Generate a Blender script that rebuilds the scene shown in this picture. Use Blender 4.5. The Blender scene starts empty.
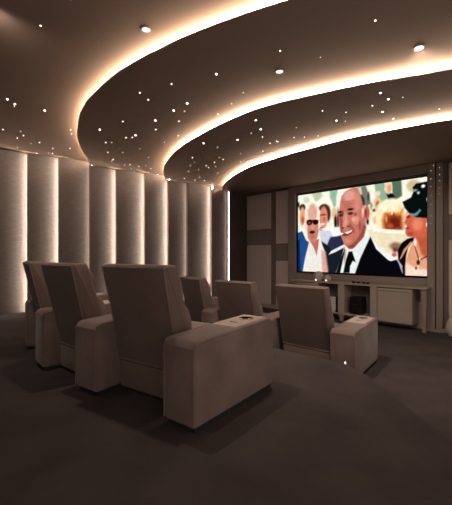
import bpy, bmesh, math, random
import numpy as np
from mathutils import Vector, Matrix

random.seed(7)
SC = bpy.context.scene
COL = SC.collection

STARS = {'A': [(-2.778, 4.27, 2), (-2.767, 4.406, 2), (-2.819, 4.474, 0), (-2.486, 4.604, 2), (-3.515, 5.297, 1), (-3.283, 5.374, 0), (-3.352, 5.563, 1), (-3.532, 5.686, 1), (-3.46, 5.961, 0), (-3.278, 5.908, 1), (-3.211, 6.229, 1), (-2.895, 6.235, 1), (-2.456, 5.314, 1), (-2.524, 5.489, 1), (-3.83, 6.171, 0), (-3.672, 6.529, 1), (-3.376, 6.542, 1), (-3.44, 6.522, 0)], 'B': [(-0.943, 4.076, 1), (-0.988, 4.702, 2), (-1.455, 4.737, 1), (-1.893, 5.043, 2), (-1.054, 5.043, 1), (-1.421, 5.287, 2), (-1.499, 5.377, 1), (-1.606, 5.395, 1), (-2.012, 5.625, 1), (-1.912, 5.625, 0), (-2.169, 6.167, 1), (-1.898, 6.179, 0), (-1.525, 5.958, 0), (-1.493, 6.483, 0), (-2.226, 6.618, 1), (-2.293, 6.745, 0), (-2.117, 7.03, 1), (-2.0, 6.998, 1), (-1.859, 7.157, 1), (-1.687, 7.077, 0), (-1.634, 7.322, 1), (-2.064, 7.322, 0), (-1.76, 7.649, 0), (-2.064, 7.594, 0), (-0.482, 4.175, 2), (-0.682, 4.38, 2), (-0.541, 4.398, 0), (-0.661, 4.727, 1), (0.07, 4.181, 0), (-0.106, 4.495, 1), (-0.753, 5.305, 1), (-1.028, 5.605, 0), (-1.604, 7.868, 2)], 'C': [(-0.359, 5.36, 2), (0.179, 5.197, 2), (-0.137, 5.558, 0), (-0.613, 6.151, 1), (-0.607, 6.477, 0), (-0.712, 6.701, 1), (-0.799, 7.157, 1), (-0.573, 7.007, 0), (-0.4, 6.716, 1), (-0.355, 6.847, 1), (-0.223, 6.456, 1), (-0.052, 6.267, 1), (-0.124, 6.139, 0), (-0.212, 6.785, 0), (-0.185, 7.314, 0), (-0.6, 7.689, 1), (-0.511, 8.029, 1), (-0.737, 8.018, 1), (-0.973, 7.84, 1), (-0.347, 8.33, 0), (0.258, 5.897, 0), (0.281, 6.428, 0), (0.395, 4.449, 2), (0.492, 4.76, 2), (0.369, 4.92, 0), (0.55, 5.074, 1), (0.702, 5.36, 1), (0.79, 5.256, 1), (0.817, 5.289, 1), (0.634, 5.772, 1), (0.983, 4.704, 0), (1.031, 5.096, 1), (1.187, 5.083, 1), (1.375, 5.023, 0), (1.194, 4.156, 1), (1.465, 4.459, 2), (1.593, 4.483, 0), (0.958, 5.767, 1), (1.857, 3.845, 2), (1.749, 4.014, 1), (1.952, 4.188, 2), (2.19, 4.394, 2), (2.604, 4.102, 1)]}
PICTURE = [
    ('p', (150, 188, 160), 1.0, [(2.574, 2.994), (2.795, 2.985), (2.795, 2.577), (2.697, 2.474), (2.599, 2.668)]),
    ('p', (190, 205, 170), 1.2, [(2.103, 2.919), (2.369, 2.93), (2.421, 2.712), (2.211, 2.665)]),
    ('p', (238, 240, 205), 1.5, [(2.819, 3.004), (3.099, 2.983), (2.937, 2.807), (2.843, 2.414), (2.746, 2.469)]),
    ('p', (140, 178, 148), 0.8, [(3.596, 2.886), (3.797, 2.897), (3.876, 2.519), (3.817, 2.362), (3.657, 2.503)]),
    ('p', (84, 112, 92), 0.8, [(3.934, 2.916), (4.122, 2.926), (4.14, 2.567), (4.029, 2.501), (3.953, 2.631)]),
    ('p', (10, 10, 12), 0.6, [(3.817, 2.71), (3.972, 2.628), (4.048, 2.499), (3.895, 2.435)]),
    ('e', (245, 215, 175), 0.6, (3.876, 2.763, 0.077, 0.122)),
    ('e', (225, 170, 120), 0.8, (3.895, 2.74, 0.039, 0.081)),
    ('p', (70, 90, 75), 1.2, [(3.407, 2.723), (3.492, 2.733), (3.513, 2.498), (3.45, 2.441)]),
    ('e', (240, 205, 190), 0.7, (3.667, 2.668, 0.053, 0.063)),
    ('e', (240, 200, 140), 1.0, (3.657, 2.44, 0.081, 0.166)),
    ('e', (175, 80, 40), 0.8, (3.667, 2.439, 0.041, 0.083)),
    ('e', (60, 70, 60), 0.8, (3.586, 2.333, 0.041, 0.03)),
    ('e', (235, 190, 130), 1.2, (3.616, 2.131, 0.049, 0.083)),
    ('e', (215, 190, 150), 1.2, (4.338, 2.736, 0.122, 0.116)),
    ('e', (205, 220, 190), 1.4, (1.965, 2.742, 0.083, 0.073)),
    ('e', (236, 226, 180), 1.2, (3.513, 2.266, 0.042, 0.148)),
    ('e', (120, 140, 120), 0.8, (3.534, 2.432, 0.025, 0.063)),
    ('e', (250, 240, 200), 0.8, (3.758, 2.265, 0.047, 0.062)),
    ('e', (200, 160, 110), 0.8, (4.057, 2.418, 0.037, 0.048)),
    ('e', (200, 215, 190), 1, (2.673, 2.407, 0.039, 0.091)),
    ('e', (70, 40, 32), 0.8, (1.857, 2.557, 0.091, 0.098)),
    ('e', (235, 165, 125), 0.8, (1.86, 2.336, 0.085, 0.222)),
    ('e', (190, 100, 70), 0.8, (1.866, 2.261, 0.042, 0.098)),
    ('e', (60, 35, 30), 0.6, (1.754, 2.642, 0.029, 0.074)),
    ('e', (255, 250, 232), 1.5, (2.447, 2.499, 0.201, 0.281)),
    ('e', (74, 42, 30), 0.8, (2.434, 2.5, 0.127, 0.094)),
    ('e', (74, 42, 30), 0.8, (2.548, 2.35, 0.065, 0.186)),
    ('e', (222, 138, 110), 0.8, (2.429, 2.266, 0.102, 0.257)),
    ('e', (150, 65, 50), 0.6, (2.416, 2.338, 0.077, 0.024)),
    ('e', (190, 95, 75), 0.6, (2.447, 2.23, 0.03, 0.047)),
    ('e', (252, 235, 225), 0.4, (2.408, 2.12, 0.051, 0.023)),
    ('e', (180, 80, 70), 0.6, (2.369, 2.012, 0.057, 0.047)),
    ('e', (235, 195, 150), 1, (2.697, 2.337, 0.073, 0.138)),
    ('e', (40, 25, 20), 0.7, (2.729, 2.152, 0.041, 0.16)),
    ('e', (180, 95, 70), 0.7, (2.79, 2.193, 0.033, 0.114)),
    ('p', (60, 50, 48), 1, [(2.775, 2.489), (2.819, 2.507), (2.819, 1.919), (2.758, 1.922)]),
    ('p', (212, 210, 228), 1, [(2.317, 1.968), (2.623, 2.021), (2.673, 1.789), (2.498, 1.656), (2.369, 1.706)]),
    ('p', (40, 44, 72), 1, [(2.599, 1.815), (2.866, 1.85), (2.96, 1.623), (2.648, 1.423), (2.498, 1.609)]),
    ('p', (24, 26, 34), 0.8, [(2.369, 1.73), (2.498, 1.656), (2.673, 1.469), (2.599, 0.985), (2.498, 0.981), (2.447, 1.377)]),
    ('p', (250, 250, 245), 0.8, [(2.317, 2.015), (2.843, 2.031), (2.866, 1.872), (2.77, 1.831), (2.673, 1.835), (2.599, 1.953)]),
    ('p', (28, 76, 142), 0.8, [(1.707, 1.949), (1.852, 1.991), (1.965, 1.766), (2.075, 1.69), (1.88, 0.982), (1.707, 0.976)]),
    ('p', (14, 34, 70), 0.8, [(1.707, 1.774), (1.78, 1.772), (1.809, 0.98), (1.707, 0.976)]),
    ('p', (240, 236, 226), 0.7, [(2.048, 1.715), (2.264, 1.614), (2.343, 1.73), (2.447, 1.517), (2.523, 0.982), (1.866, 0.982), (1.936, 1.327)]),
    ('p', (225, 165, 155), 1.6, [(2.369, 1.518), (2.472, 1.47), (2.548, 0.983), (2.395, 0.977)]),
    ('p', (196, 112, 96), 0.6, [(2.075, 1.738), (2.317, 1.778), (2.291, 1.59), (2.253, 1.376), (2.184, 1.544)]),
    ('e', (242, 232, 214), 1, (2.124, 2.338, 0.198, 0.312)),
    ('e', (226, 170, 146), 0.9, (2.138, 2.409, 0.123, 0.216)),
    ('p', (205, 130, 108), 0.9, [(1.973, 2.253), (2.291, 2.23), (2.306, 1.944), (2.237, 1.71), (2.103, 1.677), (2.006, 1.813)]),
    ('e', (235, 205, 185), 0.8, (1.965, 2.108, 0.033, 0.122)),
    ('e', (24, 14, 12), 0.5, (2.053, 2.187, 0.082, 0.073)),
    ('e', (24, 14, 12), 0.5, (2.221, 2.182, 0.08, 0.064)),
    ('e', (24, 14, 12), 0.4, (2.135, 2.217, 0.145, 0.024)),
    ('e', (110, 60, 52), 0.6, (2.048, 2.175, 0.038, 0.034)),
    ('e', (228, 150, 128), 0.6, (2.138, 2.073, 0.035, 0.055)),
    ('e', (58, 26, 22), 0.6, (2.13, 1.946, 0.081, 0.041)),
    ('e', (190, 110, 95), 0.6, (2.13, 1.845, 0.081, 0.048)),
    ('e', (252, 250, 232), 1.6, (2.89, 2.634, 0.14, 0.269)),
    ('p', (200, 116, 100), 0.7, [(2.84, 2.572), (2.873, 2.719), (2.967, 2.814), (3.117, 2.871), (3.255, 2.862), (3.342, 2.667), (3.386, 2.469), (3.407, 2.232), (3.428, 1.975), (3.377, 1.785), (3.233, 1.617), (3.139, 1.531), (3.048, 1.522), (2.937, 1.646), (2.876, 1.827), (2.843, 1.963), (2.819, 2.1), (2.799, 2.31)]),
    ('e', (226, 160, 146), 2.2, (3.053, 2.703, 0.136, 0.121)),
    ('e', (214, 136, 120), 2, (3.211, 2.531, 0.088, 0.217)),
    ('p', (160, 78, 66), 1.2, [(2.819, 2.281), (2.89, 2.23), (2.914, 2.004), (2.89, 1.826), (2.843, 1.963)]),
    ('p', (152, 72, 60), 1.4, [(3.353, 2.065), (3.428, 2.017), (3.377, 1.785), (3.211, 1.618), (3.121, 1.532), (3.053, 1.577), (3.211, 1.726), (3.321, 1.895)]),
    ('p', (170, 88, 74), 0.9, [(2.984, 2.045), (3.076, 2.083), (3.166, 1.968), (3.144, 1.925), (3.053, 1.996)]),
    ('e', (222, 146, 128), 1.2, (3.2, 2.162, 0.079, 0.087)),
    ('e', (44, 26, 24), 0.6, (3.08, 2.405, 0.077, 0.029)),
    ('e', (44, 26, 24), 0.6, (2.847, 2.364, 0.045, 0.031)),
    ('e', (70, 34, 32), 0.7, (3.08, 2.312, 0.068, 0.033)),
    ('e', (60, 30, 30), 0.7, (2.859, 2.291, 0.048, 0.038)),
    ('p', (218, 138, 120), 0.8, [(2.937, 2.36), (3.007, 2.31), (3.041, 2.085), (2.972, 2.001), (2.897, 2.039)]),
    ('e', (120, 52, 46), 0.6, (3.025, 2.033, 0.035, 0.017)),
    ('e', (110, 50, 44), 0.6, (2.904, 2.005, 0.028, 0.018)),
    ('p', (120, 46, 42), 0.6, [(2.866, 1.895), (3.007, 1.921), (3.155, 1.98), (3.121, 1.883), (3.007, 1.822), (2.902, 1.826)]),
    ('p', (240, 232, 222), 0.4, [(2.937, 1.9), (3.03, 1.922), (3.126, 1.953), (3.099, 1.906), (3.007, 1.866)]),
    ('p', (206, 120, 104), 0.8, [(2.914, 1.781), (3.099, 1.796), (3.099, 1.664), (3.007, 1.622), (2.937, 1.69)]),
    ('p', (250, 250, 246), 0.5, [(2.746, 1.882), (2.881, 1.898), (2.928, 1.883), (2.89, 1.858), (2.756, 1.845)]),
    ('e', (172, 90, 76), 0.5, (3.018, 2.583, 0.105, 0.011)),
    ('e', (176, 94, 80), 0.5, (3.025, 2.521, 0.11, 0.011)),
    ('e', (180, 96, 82), 0.5, (3.041, 2.466, 0.069, 0.009)),
    ('e', (120, 56, 48), 0.8, (2.904, 2.332, 0.021, 0.054)),
    ('e', (164, 84, 72), 0.8, (3.189, 2.283, 0.035, 0.039)),
    ('p', (158, 80, 68), 0.7, [(3.053, 2.096), (3.089, 2.082), (3.189, 1.923), (3.157, 1.848), (3.139, 1.948)]),
    ('e', (232, 168, 152), 0.8, (3.153, 2.177, 0.045, 0.044)),
    ('e', (228, 160, 146), 0.6, (2.97, 2.166, 0.021, 0.076)),
    ('e', (150, 74, 62), 0.9, (3.29, 2.026, 0.026, 0.108)),
    ('e', (140, 66, 56), 1, (3.099, 1.585, 0.09, 0.035)),
    ('e', (214, 132, 116), 0.8, (3.021, 1.71, 0.059, 0.04)),
    ('p', (120, 120, 104), 0.7, [(3.255, 2.873), (3.418, 2.871), (3.492, 2.669), (3.523, 2.476), (3.428, 2.443), (3.364, 2.514), (3.321, 2.67)]),
    ('p', (54, 54, 48), 0.7, [(3.299, 2.715), (3.386, 2.619), (3.407, 2.445), (3.353, 2.472)]),
    ('p', (205, 206, 190), 0.7, [(3.244, 2.853), (3.31, 2.865), (3.342, 2.71), (3.31, 2.693)]),
    ('e', (60, 58, 50), 0.6, (3.471, 2.63, 0.021, 0.085)),
    ('e', (238, 205, 190), 0.8, (3.355, 2.322, 0.024, 0.086)),
    ('e', (192, 100, 84), 0.7, (3.441, 2.293, 0.059, 0.17)),
    ('e', (140, 60, 50), 0.6, (3.42, 2.295, 0.025, 0.085)),
    ('e', (40, 32, 28), 0.6, (3.458, 2.1, 0.03, 0.063)),
    ('p', (236, 240, 236), 0.5, [(3.377, 1.764), (3.513, 1.928), (3.534, 1.758), (3.321, 1.335), (3.211, 1.008), (2.819, 0.993), (2.914, 1.333), (2.96, 1.578), (3.053, 1.521), (3.139, 1.531)]),
    ('p', (190, 150, 140), 0.8, [(2.925, 1.422), (2.984, 1.511), (2.972, 1.311), (2.932, 1.199)]),
    ('p', (8, 8, 10), 0.5, [(3.037, 1.477), (3.121, 1.483), (3.206, 1.237), (3.135, 1.269), (3.076, 1.158), (3.064, 1.003), (2.909, 0.997), (2.972, 1.289)]),
    ('p', (22, 30, 40), 0.6, [(2.937, 1.579), (2.599, 1.423), (2.548, 0.983), (2.734, 0.99), (2.866, 1.288)]),
    ('p', (10, 14, 24), 0.5, [(2.951, 1.578), (2.96, 1.511), (2.843, 0.994), (2.734, 0.99), (2.866, 1.333)]),
    ('p', (232, 236, 232), 0.5, [(2.563, 1.409), (2.623, 1.492), (2.937, 1.637), (2.946, 1.579), (2.722, 1.468)]),
    ('p', (240, 228, 192), 0.9, [(3.45, 1.931), (3.698, 1.939), (3.991, 1.882), (4.231, 1.85), (4.231, 1.694), (4.085, 1.559), (3.972, 1.38), (3.817, 1.482), (3.596, 1.651)]),
    ('p', (252, 250, 232), 0.8, [(3.492, 2.014), (3.895, 1.928), (4.231, 1.87), (4.231, 1.811), (3.856, 1.848), (3.575, 1.883)]),
    ('e', (156, 104, 84), 1.6, (4.01, 1.58, 0.112, 0.08)),
    ('e', (96, 60, 52), 1.4, (4.01, 1.5, 0.056, 0.052)),
    ('e', (225, 84, 128), 0.6, (3.991, 1.408, 0.049, 0.048)),
    ('e', (255, 246, 214), 1.4, (3.915, 2.352, 0.271, 0.182)),
    ('e', (252, 236, 190), 1.4, (3.718, 2.144, 0.089, 0.186)),
    ('p', (218, 138, 62), 1.5, [(3.778, 2.263), (3.895, 2.293), (4.048, 2.259), (4.159, 2.328), (4.177, 1.893), (3.758, 1.915), (3.738, 2.102)]),
    ('p', (152, 58, 32), 1.2, [(3.827, 2.238), (3.895, 2.202), (3.972, 2.236), (4.048, 2.179), (4.122, 2.193), (4.131, 1.895), (3.817, 1.912), (3.79, 2.077)]),
    ('p', (104, 34, 22), 1.2, [(3.895, 2.131), (3.991, 2.154), (4.085, 2.096), (4.085, 1.957), (3.953, 1.945)]),
    ('e', (235, 150, 70), 0.7, (3.837, 2.135, 0.019, 0.069)),
    ('e', (190, 84, 44), 1, (3.915, 1.987, 0.057, 0.04)),
    ('e', (250, 226, 160), 0.8, (4.085, 2.325, 0.03, 0.079)),
    ('e', (252, 232, 180), 0.8, (4.019, 2.322, 0.023, 0.06)),
    ('e', (252, 232, 180), 0.8, (3.886, 2.304, 0.038, 0.036)),
    ('e', (240, 180, 90), 0.6, (4.14, 2.211, 0.019, 0.079)),
    ('e', (250, 232, 190), 0.6, (3.943, 2.268, 0.019, 0.052)),
    ('p', (252, 250, 232), 0.8, [(3.534, 1.965), (3.895, 1.912), (4.195, 1.872), (4.195, 1.833), (3.856, 1.857), (3.575, 1.903)]),
    ('p', (7, 7, 13), 0.5, [(3.513, 1.791), (3.616, 1.63), (3.895, 1.329), (4.048, 1.3), (4.14, 1.143), (4.177, 0.967), (3.166, 0.963), (3.299, 1.335)]),
    ('p', (246, 244, 250), 0.35, [(3.523, 1.78), (3.657, 1.587), (3.895, 1.368), (4.029, 1.332), (4.01, 1.308), (3.934, 1.279), (3.876, 1.298), (3.637, 1.525)]),
    ('p', (190, 185, 225), 0.3, [(4.029, 1.328), (4.094, 1.261), (4.159, 1.045), (4.14, 1.044), (4.077, 1.231)]),
    ('p', (208, 98, 70), 0.7, [(4.231, 2.262), (4.168, 2.149), (4.129, 2.063), (4.177, 2.021), (4.173, 1.952), (4.199, 1.911), (4.192, 1.833), (4.231, 1.756), (4.321, 1.741), (4.373, 1.651), (4.611, 1.193), (4.611, 2.226)]),
    ('p', (246, 196, 160), 0.6, [(4.231, 2.252), (4.173, 2.149), (4.137, 2.063), (4.177, 2.04), (4.213, 2.146), (4.267, 2.2)]),
    ('e', (250, 222, 196), 0.6, (4.199, 1.95, 0.02, 0.047)),
    ('e', (150, 44, 40), 0.5, (4.231, 1.921, 0.04, 0.02)),
    ('e', (120, 50, 40), 0.7, (4.249, 2.143, 0.036, 0.028)),
    ('e', (236, 134, 100), 2, (4.408, 1.995, 0.086, 0.115)),
    ('e', (170, 64, 46), 1.5, (4.285, 1.809, 0.053, 0.039)),
    ('p', (232, 160, 124), 1, [(4.338, 1.71), (4.249, 1.459), (4.195, 1.262), (4.186, 0.967), (4.611, 0.968), (4.611, 1.569), (4.443, 1.687)]),
    ('p', (190, 86, 60), 1.6, [(4.391, 1.727), (4.611, 1.757), (4.611, 1.269), (4.477, 1.419)]),
    ('p', (250, 222, 202), 1.6, [(4.195, 1.262), (4.373, 1.149), (4.611, 1.118), (4.611, 0.968), (4.186, 0.967)]),
    ('e', (252, 238, 222), 0.6, (4.37, 1.641, 0.022, 0.065)),
    ('p', (9, 8, 9), 0.5, [(4.048, 1.5), (4.122, 1.638), (4.231, 1.723), (4.338, 1.745), (4.349, 1.69), (4.249, 1.537), (4.213, 1.38), (4.195, 1.184), (4.195, 0.958), (4.151, 0.956), (4.133, 1.182), (4.059, 1.3)]),
    ('p', (222, 148, 112), 0.5, [(4.092, 1.311), (4.166, 1.508), (4.299, 1.661), (4.31, 1.641), (4.195, 1.471), (4.122, 1.341)]),
    ('p', (60, 28, 22), 0.3, [(4.352, 1.574), (4.366, 1.574), (4.432, 1.362), (4.429, 1.266), (4.415, 1.342)]),
    ('p', (70, 34, 28), 0.3, [(4.571, 1.392), (4.578, 1.374), (4.46, 1.297), (4.446, 1.312)]),
    ('e', (46, 30, 24), 0.4, (4.422, 1.258, 0.031, 0.05)),
    ('e', (240, 225, 205), 0.3, (4.449, 1.331, 0.012, 0.027)),
    ('e', (46, 30, 24), 0.4, (4.384, 1.146, 0.017, 0.031)),
    ('e', (240, 225, 205), 0.3, (4.425, 1.178, 0.014, 0.02)),
    ('e', (255, 240, 215), 0.4, (4.571, 1.975, 0.014, 0.037)),
    ('p', (8, 13, 14), 0.5, [(4.137, 2.449), (4.294, 2.518), (4.342, 2.638), (4.317, 2.7), (4.382, 2.776), (4.494, 2.781), (4.611, 2.79), (4.611, 2.084), (4.391, 2.12), (4.242, 2.233), (4.177, 2.326)]),
    ('p', (86, 160, 168), 0.6, [(4.285, 2.206), (4.356, 2.192), (4.425, 2.236), (4.443, 2.273), (4.467, 2.247), (4.398, 2.158), (4.321, 2.156)]),
    ('e', (240, 250, 245), 0.5, (4.507, 2.703, 0.029, 0.028)),
    ('e', (200, 225, 210), 0.5, (4.425, 2.589, 0.019, 0.023)),
    ('e', (140, 160, 140), 0.6, (4.366, 2.643, 0.035, 0.019)),
    ('e', (220, 235, 230), 0.4, (4.578, 2.446, 0.012, 0.032)),
]


# ------------------------------------------------------------------ helpers
def srgb(r, g, b):
    f = lambda c: (c / 255 / 12.92) if c / 255 <= 0.04045 else ((c / 255 + 0.055) / 1.055) ** 2.4
    return (f(r), f(g), f(b))

class MB:
    """collects shapes in one bmesh, then links them as ONE mesh object"""
    def __init__(self): self.bm = bmesh.new()
    def box(self, x0, x1, y0, y1, z0, z1, bev=0.0, seg=2):
        r = bmesh.ops.create_cube(self.bm, size=1.0)
        vs = r['verts']
        for v in vs:
            v.co = Vector((x0 + (v.co.x + .5) * (x1 - x0), y0 + (v.co.y + .5) * (y1 - y0), z0 + (v.co.z + .5) * (z1 - z0)))
        if bev > 0:
            es = list({e for v in vs for e in v.link_edges})
            bmesh.ops.bevel(self.bm, geom=es, offset=bev, segments=seg, affect='EDGES', profile=.5)
        return self
    def prism(self, prof, a0, a1, axis='x', bev=0.0, seg=3, taper=None):
        """closed profile (p,q) extruded along an axis; x: p=y q=z, z: p=x q=y"""
        def P(p, q, a):
            return Vector((a, p, q)) if axis == 'x' else (Vector((p, a, q)) if axis == 'y' else Vector((p, q, a)))
        A = [self.bm.verts.new(P(p, q, a0)) for p, q in prof]
        B = [self.bm.verts.new(P(p, q, a1)) for p, q in prof]
        n = len(prof); fs = []
        fs.append(self.bm.faces.new(A)); fs.append(self.bm.faces.new(B[::-1]))
        for i in range(n):
            fs.append(self.bm.faces.new((A[(i + 1) % n], A[i], B[i], B[(i + 1) % n])))
        if taper:
            for v in A + B: v.co = taper(v.co)
        bmesh.ops.recalc_face_normals(self.bm, faces=fs)
        if bev > 0:
            es = [e for e in {e for f in fs for e in f.edges} if e.calc_face_angle(0) > .6]
            bmesh.ops.bevel(self.bm, geom=es, offset=bev, segments=seg, affect='EDGES', profile=.5)
        return self
    def lathe(self, prof, cx=0, cy=0, n=24, cap=True):
        rings = []
        for r, z in prof:
            rings.append([self.bm.verts.new((cx + r * math.cos(2 * math.pi * i / n), cy + r * math.sin(2 * math.pi * i / n), z)) for i in range(n)])
        for a, b in zip(rings, rings[1:]):
            for i in range(n):
                self.bm.faces.new((a[i], a[(i + 1) % n], b[(i + 1) % n], b[i]))
        if cap:
            self.bm.faces.new(rings[0][::-1]); self.bm.faces.new(rings[-1])
        return self
    def tube(self, pts, r, n=6, closed=False):
        pts = [Vector(p) for p in pts]; m = len(pts); rings = []
        for i, p in enumerate(pts):
            a = pts[(i - 1) % m] if (closed or i > 0) else p
            b = pts[(i + 1) % m] if (closed or i < m - 1) else p
            t = (b - a).normalized()
            s = t.cross(Vector((0, 0, 1)))
            if s.length < .05: s = t.cross(Vector((1, 0, 0)))
            s.normalize(); u = s.cross(t)
            rings.append([self.bm.verts.new(p + r * (math.cos(2 * math.pi * k / n) * s + math.sin(2 * math.pi * k / n) * u)) for k in range(n)])
        for i in range(m if closed else m - 1):
            a, b = rings[i], rings[(i + 1) % m]
            for k in range(n):
                self.bm.faces.new((a[k], a[(k + 1) % n], b[(k + 1) % n], b[k]))
        if not closed:
            self.bm.faces.new(rings[0][::-1]); self.bm.faces.new(rings[-1])
        return self
    def build(self, name, mat, parent=None, smooth=False):
        bmesh.ops.recalc_face_normals(self.bm, faces=self.bm.faces[:])
        me = bpy.data.meshes.new(name); self.bm.to_mesh(me); self.bm.free()
        me.materials.append(mat)
        if smooth:
            me.polygons.foreach_set('use_smooth', [True] * len(me.polygons))
            try: me.set_sharp_from_angle(angle=math.radians(38))
            except Exception: pass
        o = bpy.data.objects.new(name, me); COL.objects.link(o)
        if parent: o.parent = parent
        return o

def tag(o, label=None, cat=None, group=None, kind=None):
    if label: o['label'] = label
    if cat: o['category'] = cat
    if group: o['group'] = group
    if kind: o['kind'] = kind
    return o
def empty(name, loc, rz=0.0):
    o = bpy.data.objects.new(name, None); COL.objects.link(o)
    o.location = loc; o.rotation_euler = (0, 0, rz); o.empty_display_size = .1
    return o
def struct(o): o['kind'] = 'structure'; return o

# ------------------------------------------------------------------ materials
def new_mat(name):
    m = bpy.data.materials.new(name); m.use_nodes = True
    nt = m.node_tree; b = nt.nodes['Principled BSDF']
    return m, nt, b
def setin(b, **kw):
    for k, v in kw.items():
        k = k.replace('_', ' ')
        if k in b.inputs: b.inputs[k].default_value = v
def fabric(name, c1, c2, scale, rough=.9, bump=.25, bscale=180, sheen=.0, stretch=(1, 1, 1), spec=.2):
    m, nt, b = new_mat(name)
    tc = nt.nodes.new('ShaderNodeTexCoord'); mp = nt.nodes.new('ShaderNodeMapping')
    mp.inputs['Scale'].default_value = stretch
    nt.links.new(tc.outputs['Object'], mp.inputs['Vector'])
    n = nt.nodes.new('ShaderNodeTexNoise'); n.inputs['Scale'].default_value = scale; n.inputs['Detail'].default_value = 5
    r = nt.nodes.new('ShaderNodeValToRGB')
    r.color_ramp.elements[0].position = .3; r.color_ramp.elements[1].position = .72
    r.color_ramp.elements[0].color = (*c1, 1); r.color_ramp.elements[1].color = (*c2, 1)
    nt.links.new(mp.outputs[0], n.inputs['Vector']); nt.links.new(n.outputs[0], r.inputs[0]); nt.links.new(r.outputs[0], b.inputs['Base Color'])
    n2 = nt.nodes.new('ShaderNodeTexNoise'); n2.inputs['Scale'].default_value = bscale; n2.inputs['Detail'].default_value = 2
    nt.links.new(mp.outputs[0], n2.inputs['Vector'])
    bp = nt.nodes.new('ShaderNodeBump'); bp.inputs['Strength'].default_value = bump; bp.inputs['Distance'].default_value = .004
    nt.links.new(n2.outputs[0], bp.inputs['Height']); nt.links.new(bp.outputs[0], b.inputs['Normal'])
    setin(b, Roughness=rough, Sheen_Weight=sheen, Specular_IOR_Level=spec)
    return m
def plain(name, c, rough=.5, metal=0.0, spec=.4, **kw):
    m, nt, b = new_mat(name)
    setin(b, Base_Color=(*c, 1), Roughness=rough, Metallic=metal, Specular_IOR_Level=spec, **kw)
    return m
def emit(name, c, s):
    m = bpy.data.materials.new(name); m.use_nodes = True; nt = m.node_tree
    nt.nodes.clear(); e = nt.nodes.new('ShaderNodeEmission'); o = nt.nodes.new('ShaderNodeOutputMaterial')
    e.inputs[0].default_value = (*c, 1); e.inputs[1].default_value = s
    nt.links.new(e.outputs[0], o.inputs[0]); return m

M = {}
M['ceil'] = fabric('brown_ceiling_paint', (.235, .160, .121), (.255, .175, .135), 1.2, rough=.75, bump=.03, bscale=60)
M['carpet'] = fabric('dark_carpet', (.064, .051, .047), (.092, .075, .069), 2.5, rough=1, bump=.8, bscale=260, spec=.05)
M['suede'] = fabric('brown_suede', (.140, .092, .074), (.245, .170, .140), 3.0, rough=.85, bump=.12, bscale=220, sheen=.25)
M['suede_shaded'] = fabric('brown_suede_shaded', (.145, .096, .077), (.185, .125, .102), 2.2, rough=.88, bump=.12, bscale=220, sheen=.15)  # suede copy for backs and bases, their shade put into the colour
M['base'] = plain('chair_plinth', (.02, .015, .012), .7)
M['tray'] = fabric('cream_wood', (.46, .36, .29), (.54, .43, .35), 6, rough=.45, bump=.02, bscale=90, stretch=(8, 1, 1))
M['chrome'] = plain('chrome', (.62, .58, .54), .22, 1.0)
M['black'] = plain('black_plastic', (.008, .008, .009), .35)
M['void'] = plain('hole_shade', (.002, .002, .002), 1.0, 0.0, 0.0)  # near-black for the cup hole discs, the hollow's shade painted on
M['gloss_black'] = plain('black_gloss', (.006, .006, .008), .12)
M['slot'] = plain('dark_slot', (.12, .09, .07), .6)
M['ribbed'] = None
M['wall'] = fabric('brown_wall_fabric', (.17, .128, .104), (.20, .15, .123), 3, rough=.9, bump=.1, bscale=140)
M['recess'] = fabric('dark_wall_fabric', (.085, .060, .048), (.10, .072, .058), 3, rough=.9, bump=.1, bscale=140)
M['surround'] = fabric('brown_lacquer', (.27, .208, .172), (.30, .23, .19), 2, rough=.6, bump=.02, bscale=60)
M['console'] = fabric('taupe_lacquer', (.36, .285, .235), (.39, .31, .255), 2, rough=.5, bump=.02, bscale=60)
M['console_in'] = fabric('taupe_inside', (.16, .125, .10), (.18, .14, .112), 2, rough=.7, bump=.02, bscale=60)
M['white_case'] = plain('white_card', (.62, .57, .50), .6)
M['cove'] = emit('warm_cove_light', (1.0, .78, .57), 33.0)
M['strip'] = [emit('panel_light_bright', (1.0, .88, .76), 40.0), emit('panel_light_soft', (1.0, .88, .76), 12.0)]
M['star'] = [emit('star_dim', (1.0, .86, .70), 3.5), emit('star_mid', (1.0, .88, .74), 6.5), emit('star_bright', (1.0, .92, .82), 20.0)]
M['lens'] = emit('step_lens', (1.0, .88, .74), 1.5)
g, nt, b = new_mat('clear_glass'); setin(b, Base_Color=(1, .97, .94, 1), Roughness=.05, Transmission_Weight=1.0, IOR=1.45); M['glass'] = g
g, nt, b = new_mat('frosted_crystal'); setin(b, Base_Color=(.80, .70, .62, 1), Roughness=.28, Transmission_Weight=.45, IOR=1.3); M['crystal'] = g

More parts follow.
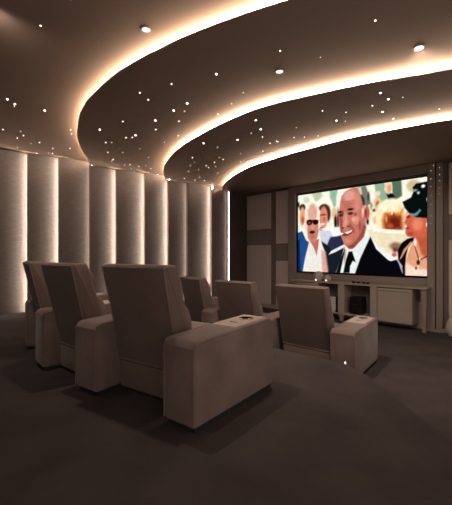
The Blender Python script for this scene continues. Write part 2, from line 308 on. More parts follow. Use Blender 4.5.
def stripe_mat(name, c1, c2, vscale, axis, nscale, nstretch, bump):
    """woven cloth with fine lines across one axis"""
    m, nt, b = new_mat(name)
    tc = nt.nodes.new('ShaderNodeTexCoord'); mp = nt.nodes.new('ShaderNodeMapping'); mp.inputs['Scale'].default_value = nstretch
    nt.links.new(tc.outputs['Object'], mp.inputs['Vector'])
    n = nt.nodes.new('ShaderNodeTexNoise'); n.inputs['Scale'].default_value = nscale; n.inputs['Detail'].default_value = 6
    nt.links.new(mp.outputs[0], n.inputs['Vector'])
    w = nt.nodes.new('ShaderNodeTexWave'); w.wave_type = 'BANDS'; w.bands_direction = axis
    w.inputs['Scale'].default_value = vscale; w.inputs['Distortion'].default_value = 1.2; w.inputs['Detail'].default_value = 2
    nt.links.new(tc.outputs['Object'], w.inputs['Vector'])
    ad = nt.nodes.new('ShaderNodeMath'); ad.operation = 'MULTIPLY_ADD'; ad.inputs[1].default_value = .28
    nt.links.new(w.outputs['Fac'], ad.inputs[0])
    nt.links.new(n.outputs[0], ad.inputs[2])
    r = nt.nodes.new('ShaderNodeValToRGB'); r.color_ramp.elements[0].position = .35; r.color_ramp.elements[1].position = .95
    r.color_ramp.elements[0].color = (*c1, 1); r.color_ramp.elements[1].color = (*c2, 1)
    nt.links.new(ad.outputs[0], r.inputs[0]); nt.links.new(r.outputs[0], b.inputs['Base Color'])
    bp = nt.nodes.new('ShaderNodeBump'); bp.inputs['Strength'].default_value = bump; bp.inputs['Distance'].default_value = .006
    nt.links.new(ad.outputs[0], bp.inputs['Height']); nt.links.new(bp.outputs[0], b.inputs['Normal'])
    setin(b, Roughness=.85, Specular_IOR_Level=.2, Sheen_Weight=.1)
    return m
M['panel'] = stripe_mat('woven_panel_cloth', (.140, .112, .099), (.235, .193, .173), 14, 'Z', 10, (.9, .9, 9), .45)
M['ribbed'] = stripe_mat('ribbed_panel_cloth', (.55, .445, .385), (.62, .50, .435), 12, 'X', 5, (6, 6, .4), .3)
M['ribbed_dark'] = stripe_mat('dark_panel_cloth', (.21, .165, .137), (.25, .195, .165), 12, 'X', 5, (6, 6, .4), .2)

# ------------------------------------------------------------------ plan of the room (metres)
EYE = 1.40
SPOT_W = 160.0
ZA, ZB, ZC, ZD = 3.38, 3.285, 3.185, 3.086
TIER = .30                                   # height of the rear seating platform
LO = Vector((-3.86, 6.52)); LU = Vector((.858, .514)); LN = Vector((.514, -.858))     # left wall: origin, along, into the room
SO = Vector((.60, 9.60)); SU = Vector((.7006, -.7136)); SN = Vector((-.7136, -.7006)) # screen wall
def LW(t, out=0.0): return LO + LU * t + LN * out
def SW(s, out=0.0): return SO + SU * s + SN * out
R0 = SW(8.0)
R1 = R0 + SN * 9.0
L1 = LW(-6.0)

def wall(name, a, b, z0, z1, mat, thick=.1):
    """upright slab whose room-side face runs from a to b (room on the right-hand side of a->b is outside)"""
    d = (b - a).normalized(); n = Vector((-d.y, d.x))
    q = [a, b, b + n * thick, a + n * thick]
    return struct(MB().prism([(p.x, p.y) for p in q], z0, z1, 'z').build(name, mat))

room = [L1, LW(4.5), SW(-.1), R0, R1]
bm_floor = MB().prism([(p.x, p.y) for p in [L1, LW(4.55), SO + Vector((-.1, .1)), R0, R1]], -.1, 0, 'z')
struct(bm_floor.build('floor', M['carpet']))
struct(MB().prism([(p.x, p.y) for p in [L1, LW(4.55), SO + Vector((-.1, .1)), R0, R1]], ZA, ZA + .1, 'z').build('ceiling', M['ceil']))
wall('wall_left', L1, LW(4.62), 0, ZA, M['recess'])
wall('wall_front', SW(-.12), R0, 0, ZA, M['wall'])
wall('wall_rear', R1 + (L1 - R1) * .22, L1, 0, ZA, M['wall'])  # stops short; opening added to let soft fill light in
wall('wall_right', R0, R0 + SN * 2.6, 0, ZA, M['wall'])  # cut short out of view so fill light enters from the side
# plain return wall between the lit panels and the corner
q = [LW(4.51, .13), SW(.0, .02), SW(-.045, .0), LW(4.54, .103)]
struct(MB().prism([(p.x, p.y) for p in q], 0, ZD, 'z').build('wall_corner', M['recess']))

# rear seating platform
PLAT = [LW(1.126), Vector((.62, 3.93)), Vector((1.205, 3.405)), Vector((1.285, 3.09)), Vector((1.33, 1.98)), Vector((1.38, .6)), Vector((1.4, -.84)), R1, L1]
struct(MB().prism([(p.x, p.y) for p in PLAT], 0.0, TIER, 'z').build('floor_platform', M['carpet']))

# ------------------------------------------------------------------ stepped ceiling with light coves
def spline(pts, n=10):
    P = [Vector(p) for p in pts]; P = [P[0] * 2 - P[1]] + P + [P[-1] * 2 - P[-2]]; out = []
    for i in range(1, len(P) - 2):
        a, b, c, d = P[i - 1:i + 3]
        for k in range(n):
            t = k / n
            out.append(.5 * ((2 * b) + (c - a) * t + (2 * a - 5 * b + 4 * c - d) * t * t + (3 * b - a - 3 * c + d) * t ** 3))
    out.append(P[-2]); return out
def offset(pts, d):
    out = []
    for i, p in enumerate(pts):
        t = (pts[min(i + 1, len(pts) - 1)] - pts[max(i - 1, 0)]).normalized()
        out.append(p + Vector((-t.y, t.x)) * d)      # to the left of travel = towards the screen
    return out
CURVES = {
 'B': [(-2.95, 7.35), (-2.77, 6.79), (-2.55, 5.91), (-2.36, 5.33), (-2.195, 4.97), (-1.99, 4.56), (-1.80, 4.26), (-1.62, 4.02), (-1.05, 3.42), (-.3, 2.88), (.7, 2.40), (2.1, 1.95), (4.0, 1.62)],
 'C': [(-1.47, 8.3), (-1.42, 7.75), (-1.285, 6.93), (-1.04, 6.2), (-.71, 5.5), (-.315, 4.92), (.0, 4.52), (.29, 4.21), (.55, 4.005), (.83, 3.84), (1.7, 3.42), (2.9, 3.0), (4.9, 2.55)],
 'D': [(-.10, 9.0), (-.09, 8.455), (-.02, 7.92), (.165, 7.17), (.47, 6.45), (.94, 5.80), (1.375, 5.31), (1.79, 4.89), (2.1, 4.66), (2.46, 4.415), (2.83, 4.21), (3.9, 3.78), (5.8, 3.36)],
}
for key, z, zup, txt in (('B', ZB, ZA, 'leftmost'), ('C', ZC, ZB, 'middle'), ('D', ZD, ZC, 'rightmost')):
    cv = spline(CURVES[key])
    far = [R0 + SU * .05 - SN * .05, SO - SN * .08, LW(4.55, -.05)]
    start = []
    lip = cv + far + start
    mb = MB().prism([(p.x, p.y) for p in lip], z, z + .014, 'z')
    core = offset(cv, .10) + far + start
    mb.prism([(p.x, p.y) for p in core], z + .014, zup, 'z')
    bmesh.ops.triangulate(mb.bm, faces=[f for f in mb.bm.faces if len(f.verts) > 6], ngon_method='EAR_CLIP')
    o = struct(mb.build('ceiling', M['ceil']))
    inn = offset(cv, .060); inn2 = offset(cv, .080)
    ok = [k for k, p in enumerate(inn) if (p - LO).dot(LN) > .03 and (p - R0).dot(SU) < -.03]
    inn, inn2 = inn[ok[0]:ok[-1] + 1], inn2[ok[0]:ok[-1] + 1]
    st = MB().prism([(p.x, p.y) for p in inn + inn2[::-1]], z + .018, z + .076, 'z').build('light_strip', M['cove'])
    where = {'B': 'leftmost of the three curved warm light coves in the brown ceiling', 'C': 'middle one of the three curved warm light coves in the brown ceiling', 'D': 'curved warm light cove nearest the screen, ringing the lowest ceiling tier'}[key]
    tag(st, where, 'cove light', 'curved ceiling light coves')

# fibre optic stars
star_mesh = []
for k, r in enumerate((.0046, .0062, .0080)):
    mb = MB(); mb.lathe([(r, .001), (r, -.003), (r * .6, -.006)], n=10)
    o = mb.build('star_light', M['star'][k]); star_mesh.append(o.data); bpy.data.objects.remove(o)
tier_name = {'A': 'in the highest ceiling tier above the left panels', 'B': 'in the ceiling tier between left and middle coves', 'C': 'in the ceiling tier between middle and right coves'}
extra = {'A': [(-2.7, 3.6, 1), (-3.4, 4.3, 0), (-2.2, 3.1, 2), (-3.1, 3.2, 1), (-1.6, 2.9, 1), (-1.2, 2.6, 0), (-.4, 2.3, 1), (-2.0, 2.6, 0), (.3, 2.05, 2), (-3.9, 4.6, 1)],
         'B': [(-.6, 3.7, 1), (-.1, 3.5, 2), (.5, 3.1, 1), (.2, 3.9, 0), (1.2, 2.7, 1), (.9, 3.2, 0), (-1.0, 3.9, 1)],
         'C': [(1.5, 4.2, 1), (2.0, 3.8, 0), (1.7, 3.7, 2), (2.5, 3.5, 1), (3.1, 3.2, 0)]}
size_name = ('faint tiny', 'small', 'bright')
for key, z in (('A', ZA), ('B', ZB), ('C', ZC)):
    for x, y, k in STARS[key] + extra[key]:
        o = bpy.data.objects.new('star_light', star_mesh[k]); COL.objects.link(o); o.location = (x, y, z)
        tag(o, size_name[k] + ' fibre optic star point ' + tier_name[key], 'star light', size_name[k] + ' star points ' + tier_name[key])

# ------------------------------------------------------------------ lit fabric panels along the left wall
for x, y, z, tx, ty in [(.55, 3.45, ZB, .9, 4.6), (1.75, 3.05, ZB, 3.4, 5.2), (-.7, 2.95, ZA, -.2, 3.4), (-1.9, 2.6, ZA, -1.9, 5.6)]:  # added downlights, put in to light the chairs, floor and panels
    t = empty('added_downlight', (x, y, z)); tag(t, ('small round added fill light in the dark ceiling band between the left and middle coves' if z == ZB else 'small added fill light in the highest ceiling tier over the rear row' if x > -1 else 'added fill light in the highest ceiling tier behind the rear row'), 'added_downlight', 'added fill lights')
    mb = MB(); mb.lathe([(.052, .001), (.052, -.006), (.040, -.008), (.036, -.001)], n=28, cap=False); mb.build('trim_ring', M['surround'], t, True)
    mb = MB(); mb.lathe([(.0365, .002), (.0365, -.0015)], n=24); mb.build('lens', M['lens'], t)
    ld = bpy.data.lights.new('lamp', 'SPOT'); ld.energy = SPOT_W * (1.0 if z == ZB else .5); ld.color = (1.0, .86, .75); ld.spot_size = math.radians(130); ld.spot_blend = 1.0; ld.shadow_soft_size = .05
    lo = bpy.data.objects.new('lamp', ld); COL.objects.link(lo); lo.parent = t; lo.location = (0, 0, -.02)
    lo.rotation_euler = Vector((tx - x, ty - y, -2.4)).to_track_quat('-Z', 'Y').to_euler()
EDGE = [-1.13, -.565, 0.0, .538, 1.126, 1.662, 2.296, 2.855, 3.356, 4.01, 4.51]
SOFT = [0, 0, 0, 0, 1, 0, 0, 0, 1, 0, 1]
ordn = ['', 'fabric wall panel at the left edge of the photo', 'fabric wall panel second from the left, behind the leftmost rear chair',
        'fabric wall panel third from the left, above the middle rear chair',
        'fabric wall panel fourth from the left, above the big foreground chair',
        'fabric wall panel fifth from the left, where the leftmost cove has just ended',
        'fabric wall panel sixth from the left, right of the middle of the big foreground chair',
        'fabric wall panel seventh from the left, where the middle cove meets the wall',
        'fabric wall panel eighth from the left, beside the brightest light strip', 'narrow fabric wall panel nearest the dark corner, last in the row']
for i in range(1, len(EDGE) - 1):
    t0, t1 = EDGE[i], EDGE[i + 1]
    tm = (t0 + t1) / 2
    top = (ZA if t1 < 1.2 else ZB if t1 < 2.9 else ZC if t1 < 4.2 else ZD) - .02
    bot = TIER if t1 < 1.2 else 0.0
    base = LW(tm)
    root = empty('wall_panel', (base.x, base.y, bot), math.atan2(LU.y, LU.x))
    tag(root, 'tall brown ' + ordn[i], 'wall panel', 'lit fabric wall panels along the left wall')
    w = (t1 - t0) / 2
    prof = []
    for k in range(9):
        f = k / 8
        prof.append((-w + 2 * w * f, -((.13 - .13 * f) + .022 * math.sin(math.pi * f))))
    prof += [(x, y + .028) for x, y in prof[::-1]]
    MB().prism(prof, 0, top - bot, 'z').build('upholstery', M['panel'], root, smooth=True)
    MB().box(w + .034, w + .044, *((-.085, -.05) if i < len(EDGE) - 2 else (-.062, -.045)), 0.01, top - bot - .01).build('light_strip', M['strip'][SOFT[i + 1]], root)

# ------------------------------------------------------------------ screen wall: acoustic panels, surround, screen
SRZ = math.atan2(SU.y, SU.x)
def on_wall(s, z=0.0): p = SW(s); return (p.x, p.y, z)
def ac(s0, s1, z0, z1, dark, label):
    r = MB().box(-(s1 - s0) / 2, (s1 - s0) / 2, -.05 if not dark else -.03, 0, 0, z1 - z0, .006, 2).build('acoustic_panel', M['ribbed_dark' if dark else 'ribbed'])
    p = on_wall((s0 + s1) / 2, z0); r.location = p; r.rotation_euler = (0, 0, SRZ)
    tag(r, label, 'acoustic panel', 'fabric panels on the screen wall')
ac(.04, .87, 2.10, 3.06, 0, 'upper pale ribbed acoustic panel in the dark corner left of the screen')
ac(.04, .87, 1.68, 2.09, 1, 'short dark acoustic panel between two pale ones next to the corner')
ac(.04, .87, .085, 1.67, 0, 'lower pale ribbed acoustic panel next to the dark corner')
ac(1.06, 1.47, 1.695, 3.06, 0, 'upper narrow pale acoustic panel right beside the screen surround')
ac(1.06, 1.47, 1.26, 1.685, 1, 'short narrow dark acoustic panel beside the left edge of the screen surround')
ac(1.06, 1.47, .085, 1.25, 0, 'lower narrow pale acoustic panel behind the front row, beside the surround')
ac(4.92, 5.75, 2.13, 3.06, 0, 'upper pale acoustic panel right of the screen surround')
ac(4.92, 5.75, 1.68, 2.12, 1, 'short dark acoustic panel at the right edge of the photo')
ac(4.92, 5.75, .085, 1.67, 0, 'lower pale acoustic panel right of the screen surround')

def sbox(mb, s0, s1, o0, o1, z0, z1, bev=0.0):
    return mb.box(s0, s1, -o1, -o0, z0, z1, bev)
def at_wall(o):
    o.location = (SO.x, SO.y, 0); o.rotation_euler = (0, 0, SRZ); return o
m_ = MB()
sbox(m_, -.02, 1.5, 0, .14, 0, .08, .004); sbox(m_, 4.86, 7.98, 0, .14, 0, .08, .004)
struct(at_wall(m_.build('baseboard_front', M['console'])))
m_ = MB()
sbox(m_, 1.50, 1.70, 0, .13, 0, ZD, .006); sbox(m_, 4.60, 4.72, 0, .13, 0, ZD, .006); sbox(m_, 4.735, 4.84, 0, .10, 0, ZD, .006)
sbox(m_, 1.70, 4.60, 0, .13, 2.93, ZD, .006); sbox(m_, 1.70, 4.60, 0, .05, .0, .96, 0)
sbox(m_, 1.46, 1.74, 0, .17, 0, .05, .004); sbox(m_, 4.56, 4.88, 0, .17, 0, .05, .004)
struct(at_wall(m_.build('trim_1', M['surround'])))

scr = empty('projection_screen', on_wall((1.736 + 4.578) / 2, 0), SRZ)
tag(scr, 'large bright cinema screen showing a balding man in a black suit', 'screen')
W, H = 2.842, 1.866; zb = 1.003
mb = MB(); hw = W / 2
mb.box(-hw - .03, -hw, -.06, -.0, zb - .03, zb + H + .03); mb.box(hw, hw + .008, -.06, -.0, zb - .03, zb + H + .03)
mb.box(-hw, hw, -.06, -.0, zb - .035, zb); mb.box(-hw, hw, -.06, -.0, zb + H, zb + H + .02); mb.box(-hw, hw, -.035, -.0, zb, zb + H)
mb.build('frame', M['gloss_black'], scr)
# the moving picture: soft-edged colour shapes evaluated on a fine grid
NX, NZ = 300, 197
gx = np.linspace(0, W, NX); gz = np.linspace(0, H, NZ)
X, Z = np.meshgrid(gx + 1.736, gz + zb)
def lin(c):
    c = np.array(c) / 255.0
    return np.where(c <= .04045, c / 12.92, ((c + .055) / 1.055) ** 2.4)
img = np.tile(lin((250, 247, 226)), (NZ, NX, 1))
PX = .0255                                   # metres on the screen per unit of softness
for kind, colr, fe, pts in PICTURE:
    if kind == 'e':
        cx, cz, rx, rz = pts
        q = np.sqrt(((X - cx) / rx) ** 2 + ((Z - cz) / rz) ** 2)
        sd = (q - 1) * min(rx, rz)
    else:
        n = len(pts); best = np.full(X.shape, 1e9); inside = np.zeros(X.shape, bool)
        for i in range(n):
            (ax, az), (bx, bz) = pts[i], pts[(i + 1) % n]
            ex, ez = bx - ax, bz - az
            t = np.clip(((X - ax) * ex + (Z - az) * ez) / (ex * ex + ez * ez + 1e-12), 0, 1)
            best = np.minimum(best, np.hypot(X - ax - t * ex, Z - az - t * ez))
            c = ((az > Z) != (bz > Z))
            if abs(ez) > 1e-9: inside ^= c & (X < ax + (Z - az) * ex / ez)
        sd = np.where(inside, -best, best)
    f = fe * PX
    a = np.clip(.5 - sd / (2 * f), 0, 1); a = a * a * (3 - 2 * a)
    img = img * (1 - a[..., None]) + lin(colr) * a[..., None]
def grain(cells):
    g = np.random.RandomState(cells).rand(cells + 2, int(cells * 1.5) + 2)
    yy = (gz / H * cells)[:, None] + 0 * X; xx = (gx / W * cells * 1.5)[None, :] + 0 * X
    i, j = yy.astype(int), xx.astype(int); u, v = yy - i, xx - j
    u = u * u * (3 - 2 * u); v = v * v * (3 - 2 * v)
    return (g[i, j] * (1 - u) + g[i + 1, j] * u) * (1 - v) + (g[i, j + 1] * (1 - u) + g[i + 1, j + 1] * u) * v - .5
img = img * (1.03 + .12 * grain(28) + .12 * grain(60))[..., None]
verts = [(-hw + x, -.037, zb + z) for z in gz for x in gx]
faces = [(j * NX + i, j * NX + i + 1, (j + 1) * NX + i + 1, (j + 1) * NX + i) for j in range(NZ - 1) for i in range(NX - 1)]
me = bpy.data.meshes.new('picture'); me.from_pydata(verts, [], faces)
ca = me.color_attributes.new('film', 'FLOAT_COLOR', 'POINT')
flat = np.concatenate([img.reshape(-1, 3), np.ones((NX * NZ, 1))], 1).astype(np.float32).ravel()
ca.data.foreach_set('color', flat)
pm = bpy.data.materials.new('film_picture'); pm.use_nodes = True; nt = pm.node_tree; nt.nodes.clear()
at = nt.nodes.new('ShaderNodeAttribute'); at.attribute_name = 'film'
e = nt.nodes.new('ShaderNodeEmission'); e.inputs[1].default_value = 1.0; oo = nt.nodes.new('ShaderNodeOutputMaterial')
nt.links.new(at.outputs['Color'], e.inputs[0]); nt.links.new(e.outputs[0], oo.inputs[0])
me.materials.append(pm); po = bpy.data.objects.new('picture', me); COL.objects.link(po); po.parent = scr
po['label'] = 'film scene with a laughing man, a man in sunglasses and a woman in a black cap'

# glitter specks on the right jamb, their glints painted as emission
for s, z, k, out in [(4.66, 2.95, 0, .13), (4.66, 2.80, 1, .13), (4.66, 2.66, 0, .13), (4.66, 2.49, 0, .13), (4.66, 2.33, 0, .13), (4.66, 2.12, 0, .13), (4.66, 1.98, 0, .13),
                (4.79, 2.99, 0, .10), (4.79, 2.86, 1, .10), (4.79, 2.75, 0, .10), (4.79, 2.62, 1, .10), (4.79, 2.52, 0, .10), (4.70, 3.04, 0, .13)]:
    mb = MB(); mb.lathe([(.006, 0), (.004, .003)], n=8)
    o = mb.build('glint_speck', M['lens']); p = SW(s, out); o.location = (p.x, p.y, z); o.rotation_euler = (math.pi / 2, 0, SRZ)
    tag(o, 'tiny speck with a painted glint on the jamb right of the screen', 'pin light', 'specks with painted glints on the right jamb')

# ------------------------------------------------------------------ media console
con = empty('media_console', (SO.x, SO.y, 0), SRZ)
tag(con, 'long taupe media console with open niches and a drawer cabinet below the screen', 'console')
D0, D1 = .06, .435
sbox(MB(), 1.80, 4.675, D0, D1 + .01, .78, .812, .004).build('top', M['console'], con)
for s0, s1 in ((2.40, 2.52), (2.99, 3.13), (3.67, 3.80)):
    sbox(MB(), s0, s1, D0, D1, .14, .78, .003).build('divider', M['console'], con)
for s0, s1 in ((2.52, 2.99), (3.13, 3.67)):
    sbox(MB(), s0, s1, D0, D1 - .01, .14, .175, .003).build('shelf', M['console'], con)
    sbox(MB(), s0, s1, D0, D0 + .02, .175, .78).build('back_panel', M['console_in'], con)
for s0, s1 in ((1.92, 2.40), (3.80, 4.43)):
    sbox(MB(), s0, s1, D0, D1 - .025, .11, .765, .003).build('cabinet_box', M['console'], con)
    d = sbox(MB(), s0 + .012, s1 - .004, D1 - .023, D1, .115, .74, .005).build('door', M['console'], con)
    sbox(MB(), s0 + .04, s1 - .05, D1, D1 + .014, .708, .722, .003).build('handle', M['surround'], d)
for s in (1.86, 4.58):
    mb = MB()
    for out in (.12, .34):
        mb.bm.verts.ensure_lookup_table()
        r = bmesh.ops.create_cube(mb.bm, size=1)
        for v in r['verts']:
            k = .035 if v.co.z < 0 else .06
            v.co = Vector((s + .035 + v.co.x * 2 * k * .8, -(out + .02) + v.co.y * k * 1.6, 0.0 if v.co.z < 0 else .78))
    mb.build('leg', M['surround'], con)
for s in (3.06, 3.735, 2.46):
    mb = MB(); r = bmesh.ops.create_cube(mb.bm, size=1)
    for v in r['verts']:
        k = .03 if v.co.z < 0 else .055
        v.co = Vector((s + v.co.x * 2 * k, -.40 + v.co.y * k, 0.0 if v.co.z < 0 else .14))
    mb.build('leg', M['surround'], con)

def put(o, s, out, z, rz=0.0):
    p = SW(s, out); o.location = (p.x, p.y, z); o.rotation_euler = (0, 0, SRZ + rz); return o
# glass ornaments
def orb(r, s, out, label):
    mb = MB(); pr = []
    for k in range(13):
        a = -math.pi / 2 + .35 + (math.pi - .5) * k / 12
        pr.append((r * math.cos(a), r * math.sin(a) + r * math.sin(math.pi / 2 - .35)))
    n = 32
    mb.lathe(pr, n=n)
    for v in mb.bm.verts:
        a = math.atan2(v.co.y, v.co.x); f = 1 + .05 * math.cos(8 * a); v.co.x *= f; v.co.y *= f
    o = mb.build('glass_orb', M['crystal'], smooth=True); put(o, s, out, .812)
    mb = MB(); mb.lathe([(.016, -.0), (.018, .02), (.010, .035)], n=14); f = mb.build('bright_spot', M['lens'], o); f.location = (.0, -r * 1.0, .012)  # small glowing bright spot set low at the orb's front
    tag(o, label, 'ornament', 'clear glass ornaments on the console')
orb(.115, 2.45, .30, 'larger round clear glass ornament on the console, under the screen')
orb(.074, 2.69, .32, 'smaller round clear glass ornament on the console, right of the larger one')
# folded viewing glasses
def specs(s, out, rz, label):
    t = empty('viewing_glasses', (0, 0, 0)); put(t, s, out, .812, rz); tag(t, label, 'glasses', 'dark glasses on the console')
    for k in (-1, 1):
        mb = MB(); mb.prism([(k * .045 - .036, .004), (k * .045 + .036, .004), (k * .045 + .033, .036), (k * .045 - .03, .039)], -.004, .004, 'y', .002, 1)
        mb.build('lens', M['gloss_black'], t)
    mb = MB(); mb.box(-.015, .015, -.006, .004, .032, .044, .002); mb.box(-.086, -.078, -.004, .004, .03, .052, .002); mb.box(.078, .086, -.004, .004, .03, .052, .002)
    mb.build('frame', M['black'], t)
    for k in (-1, 1):
        MB().tube([(k * .082, .004, .044), (k * .082, .05, .035), (k * .078, .12, .006)], .005).build('temple', M['black'], t)
specs(3.35, .36, .2, 'left pair of dark glasses lying on the console top')
specs(3.55, .35, -.15, 'right pair of dark glasses lying on the console top')
# items in the niches
for k in range(6):
    o = MB().box(-.12, .12, -.07, .07, 0, .05, .004).build('disc_case', M['white_case']); put(o, 2.80, .34, .175 + .0515 * k, .04 * ((k % 3) - 1))
    tag(o, 'white case in the left niche stack, ' + ('bottom of six', 'second from the bottom', 'third from the bottom', 'fourth from the bottom', 'second from the top', 'topmost of six')[k], 'case', 'white cases stacked in the console niche')
t = empty('media_player', (0, 0, 0)); put(t, 2.952, .31, .175); tag(t, 'narrow upright black media player beside the white cases', 'media player')
MB().box(-.028, .028, -.10, .10, 0, .34, .008).build('casing', M['black'], t)
t = empty('speaker', (0, 0, 0)); put(t, 3.35, .27, .175); tag(t, 'squat black speaker box in the middle open niche', 'speaker')
mb = MB(); mb.prism([(-.125, 0), (.125, 0), (.14, .12), (.125, .36), (-.125, .36), (-.14, .12)], -.12, .12, 'y', .015, 2); mb.build('casing', M['black'], t)
MB().box(-.07, .07, -.124, -.118, .20, .21).build('glint_line', M['chrome'], t)  # chrome bar standing in for a glint on the casing
# vase at the right edge
mb = MB(); mb.lathe([(.05, 0), (.085, .06), (.10, .14), (.09, .22), (.055, .30), (.04, .34), (.05, .37), (.045, .368), (.036, .335), (.05, .29), (.082, .215), (.09, .14), (.077, .066), (.04, .014)], n=32)
for v in mb.bm.verts:
    a = math.atan2(v.co.y, v.co.x); f = 1 + .03 * math.cos(10 * a); v.co.x *= f; v.co.y *= f
o = mb.build('vase', M['crystal'], smooth=True); put(o, 5.03, .30, 0.0)
tag(o, 'round clear glass vase on the floor at the right edge of the photo', 'vase')

# ------------------------------------------------------------------ cinema chairs
AW, AL, AH = .275, .97, .585
GAP = .62
def arm_mesh():
    mb = MB()
    prof = [(0, .03), (0, .525), (.012, .55), (.045, .563), (.12, .569), (.50, .578), (AL - .06, AH), (AL - .015, AH - .012), (AL, AH - .05), (AL, .03)]
    mb.prism(prof, 0, AW, 'x', .032, 4)
    return mb
def piping_arm():
    mb = MB()
    for x in (.006, AW - .006):
        mb.tube([(x, .004, .05), (x, .004, .515), (x, .018, .542), (x, .05, .555), (x, .12, .561), (x, .5, .569), (x, AL - .07, AH - .008)], .007)
    return mb
meshes = {}
def mesh_of(key, make, name, mat, parent, smooth=True):
    """first use builds the part, later uses share its mesh data"""
    if key not in meshes:
        o = make().build(name, mat, parent, smooth); meshes[key] = o.data; return o
    o = bpy.data.objects.new(name, meshes[key]); COL.objects.link(o); o.parent = parent; return o
def backrest():
    mb = MB()
    prof = [(.245, .245), (.07, 1.015), (.075, 1.03), (.20, 1.03), (.215, 1.01), (.34, .62), (.40, .42), (.42, .245)]
    def tp(c):
        return Vector((c.x * (1.0 + .03 * (c.z - .24)), c.y, c.z))
    mb.prism(prof, -GAP / 2 + .005, GAP / 2 - .005, 'x', .022, 3, tp)
    return mb
def back_piping():
    mb = MB(); w = GAP / 2 - .012
    pts = [(-w, .243, .255), (-w * 1.025, .072, 1.008), (w * 1.025, .072, 1.008), (w, .243, .255)]
    mb.tube(pts, .008, closed=True)
    mb.tube([(-w * 1.025, .196, 1.022), (w * 1.025, .196, 1.022)], .007)
    return mb
def pad(y0, z0, y1, z1, bulge, w):
    """a bolster on the front of the backrest, rounded like a pillow"""
    mb = MB(); d = Vector((y1 - y0, z1 - z0)); n = Vector((d.y, -d.x)).normalized(); n = n if n.x > 0 else -n
    pr = []
    for k in range(9):
        f = k / 8; p = Vector((y0, z0)) + d * f + n * bulge * (math.sin(math.pi * f) ** .6); pr.append((p.x, p.y))
    pr += [(y1 - n.x * .04, z1 - n.y * .04), (y0 - n.x * .04, z0 - n.y * .04)]
    mb.prism(pr, -w, w, 'x', .012, 2)
    return mb
def headrest(): return pad(.295, .76, .205, 1.0, .05, GAP / 2 - .03)
def lumbar(): return pad(.395, .46, .30, .75, .06, GAP / 2 - .03)
def seat():
    mb = MB()
    def tp(c): return Vector((c.x * (1 - .16 * max(0, c.y - .3)), c.y, c.z))
    mb.prism([(.36, .26), (.36, .43), (.45, .455), (.85, .475), (.97, .46), (.985, .42), (.985, .26)], -GAP / 2 + .01, GAP / 2 - .01, 'x', .03, 3, tp); return mb
def base():
    mb = MB()
    def tp(c): return Vector((c.x * (1 - .20 * max(0, c.y - .3)), c.y, c.z))
    mb.prism([(.24, .03), (.24, .24), (.97, .258), (.97, .03)], -GAP / 2 + .012, GAP / 2 - .012, 'x', .008, 2, tp); return mb
def footrest():
    mb = MB(); mb.box(-.235, .235, .972, 1.0, .06, .40, .012, 2); return mb
def plinth():
    mb = MB()
    def tp(c): return Vector((c.x * (1 - .25 * max(0, c.y - .3)), c.y, c.z))
    mb.prism([(.27, 0), (.27, .035), (.93, .035), (.93, 0)], -GAP / 2 + .05, GAP / 2 - .05, 'x', 0, 1, tp); return mb
def tray():
    mb = MB(); mb.prism([(.46, .570), (.46, .582), (.885, .592), (.885, .580)], .03, AW - .03, 'x', .003, 1); return mb
def holder():
    mb = MB(); mb.lathe([(.058, 0), (.058, .009), (.050, .011), (.045, .006)], n=28, cap=False); return mb
def cup_hole_shade():
    mb = MB(); mb.lathe([(.0455, .001), (.0455, .0075)], n=24); return mb
def slot():
    mb = MB(); mb.box(-.035, .035, -.006, .006, 0, .004, .002, 1); return mb
def armplinth():
    mb = MB(); mb.box(.02, AW - .02, .03, AL - .03, 0, .035); return mb
def make_arm(root, pos, ang):
    """pos: back-left floor corner, in the world; becomes a child of the chair"""
    a = mesh_of('arm', arm_mesh, 'armrest', M['suede'], root)
    a.matrix_parent_inverse = Matrix.Identity(4)
    wm = Matrix.Translation((pos[0], pos[1], root.location.z)) @ Matrix.Rotation(-math.radians(ang), 4, 'Z')
    rm = Matrix.Translation(root.location) @ Matrix.Rotation(root.rotation_euler.z, 4, 'Z')
    a.matrix_basis = rm.inverted() @ wm
    mesh_of('arm_pipe', piping_arm, 'piping', M['suede'], a)
    mesh_of('arm_plinth', armplinth, 'plinth', M['base'], a, False)
    mesh_of('tray', tray, 'tray', M['tray'], a, False)
    h = mesh_of('holder', holder, 'cup_holder', M['chrome'], a); h.location = (AW / 2 + .01, .745, .588)
    w = mesh_of('well', cup_hole_shade, 'cup_hole_shade', M['void'], a); w.location = (AW / 2 + .01, .745, .588)
    s = mesh_of('slot', slot, 'tray_slot', M['slot'], a, False); s.location = (AW / 2, .59, .5845)
def make_chair(left, right, own_left, z, label, group, turn=0.0, shift=0.0, back=.10):
    """left/right: (x, y, facing) of the arms' back-left floor corners"""
    la = math.radians(left[2])
    lr = Vector((left[0] + AW * math.cos(la), left[1] - AW * math.sin(la))); rl = Vector((right[0], right[1]))
    d = rl - lr; ang = math.atan2(-d.y, d.x) + math.radians(turn)
    mid = (lr + rl) / 2 + d.normalized() * shift
    mid -= Vector((math.sin(ang), math.cos(ang))) * back
    t = empty('cinema_chair', (mid.x, mid.y, z), -ang)
    tag(t, label, 'chair', group)
    sx = min(1.08, (d.length - .05) / GAP)
    mesh_of('back', backrest, 'backrest', M['suede_shaded'], t)
    mesh_of('bpipe', back_piping, 'piping', M['suede'], t)
    mesh_of('head', headrest, 'headrest', M['suede'], t)
    mesh_of('lumbar', lumbar, 'lumbar_cushion', M['suede'], t)
    mesh_of('seat', seat, 'seat', M['suede'], t)
    mesh_of('base', base, 'base', M['suede_shaded'], t)
    mesh_of('foot', footrest, 'footrest', M['suede'], t)
    mesh_of('plinth', plinth, 'plinth', M['base'], t, False)
    for c in t.children: c.scale.x = sx
    make_arm(t, right, right[2])
    if own_left: make_arm(t, left, left[2])
    return t
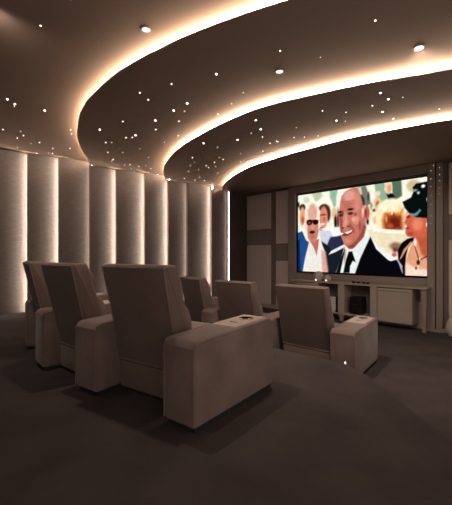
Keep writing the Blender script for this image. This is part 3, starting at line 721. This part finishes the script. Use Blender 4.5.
REAR = [(-2.45, 4.10, 57), (-1.91, 3.36, 48), (-1.23, 2.74, 34), (-.41, 2.2, 37.7)]
FRONT = [(-.95, 6.05, 54), (-.38, 5.24, 47), (.39, 4.52, 41), (1.178, 3.80, 38)]
rl = ['brown suede cinema chair at the far left end of the rear row', 'brown suede cinema chair in the middle of the rear row, left of the biggest chair', 'biggest brown suede cinema chair, in the foreground right end of the rear row']
fl = ['brown suede cinema chair at the far end of the front row, nearest the lit panels', 'brown suede cinema chair in the middle of the front row', 'brown suede cinema chair at the right end of the front row, before the console']
for i in range(3):
    make_chair(REAR[i], REAR[i + 1], i == 0, TIER, rl[i], 'rear row of cinema chairs', (1, 0, 0)[i], (-.02, -.02, -.02)[i], (.11, .08, .02)[i])
for i in range(3):
    make_chair(FRONT[i], FRONT[i + 1], i == 0, 0.0, fl[i], 'front row of cinema chairs')

# step light on the platform's front corner
t = empty('step_light', (1.205, 3.395, TIER)); tag(t, 'small glowing step light on the corner of the seating platform', 'step light')
MB().box(-.02, .02, -.03, .01, 0, .006, .002, 1).build('housing', M['chrome'], t)
mb = MB(); mb.lathe([(.009, .006), (.008, .018), (.004, .024)], n=16); mb.build('lens', M['lens'], t)

# ------------------------------------------------------------------ camera, world
cam = bpy.data.cameras.new('camera'); co = bpy.data.objects.new('camera', cam); COL.objects.link(co)
co.location = (0, 0, EYE); co.rotation_euler = (math.pi / 2, 0, 0)
cam.sensor_fit = 'HORIZONTAL'; cam.sensor_width = 36; cam.lens = 36 * 336 / 452; cam.shift_y = 2.5 / 452; cam.clip_start = .05
SC.camera = co
w = bpy.data.worlds.new('world'); SC.world = w; w.use_nodes = True
w.node_tree.nodes['Background'].inputs[0].default_value = (1.0, .88, .80, 1)
w.node_tree.nodes['Background'].inputs[1].default_value = .86
SC.view_settings.view_transform = 'Standard'; SC.view_settings.look = 'None'; SC.view_settings.gamma = 1.0
SC.view_settings.exposure = 0.0; SC.view_settings.use_curve_mapping = False
SC.cycles.use_denoising = True; SC.cycles.max_bounces = 8; SC.cycles.diffuse_bounces = 5
SC.cycles.use_light_tree = True; SC.cycles.sample_clamp_indirect = 4.0
SC.cycles.caustics_refractive = False; SC.cycles.caustics_reflective = False
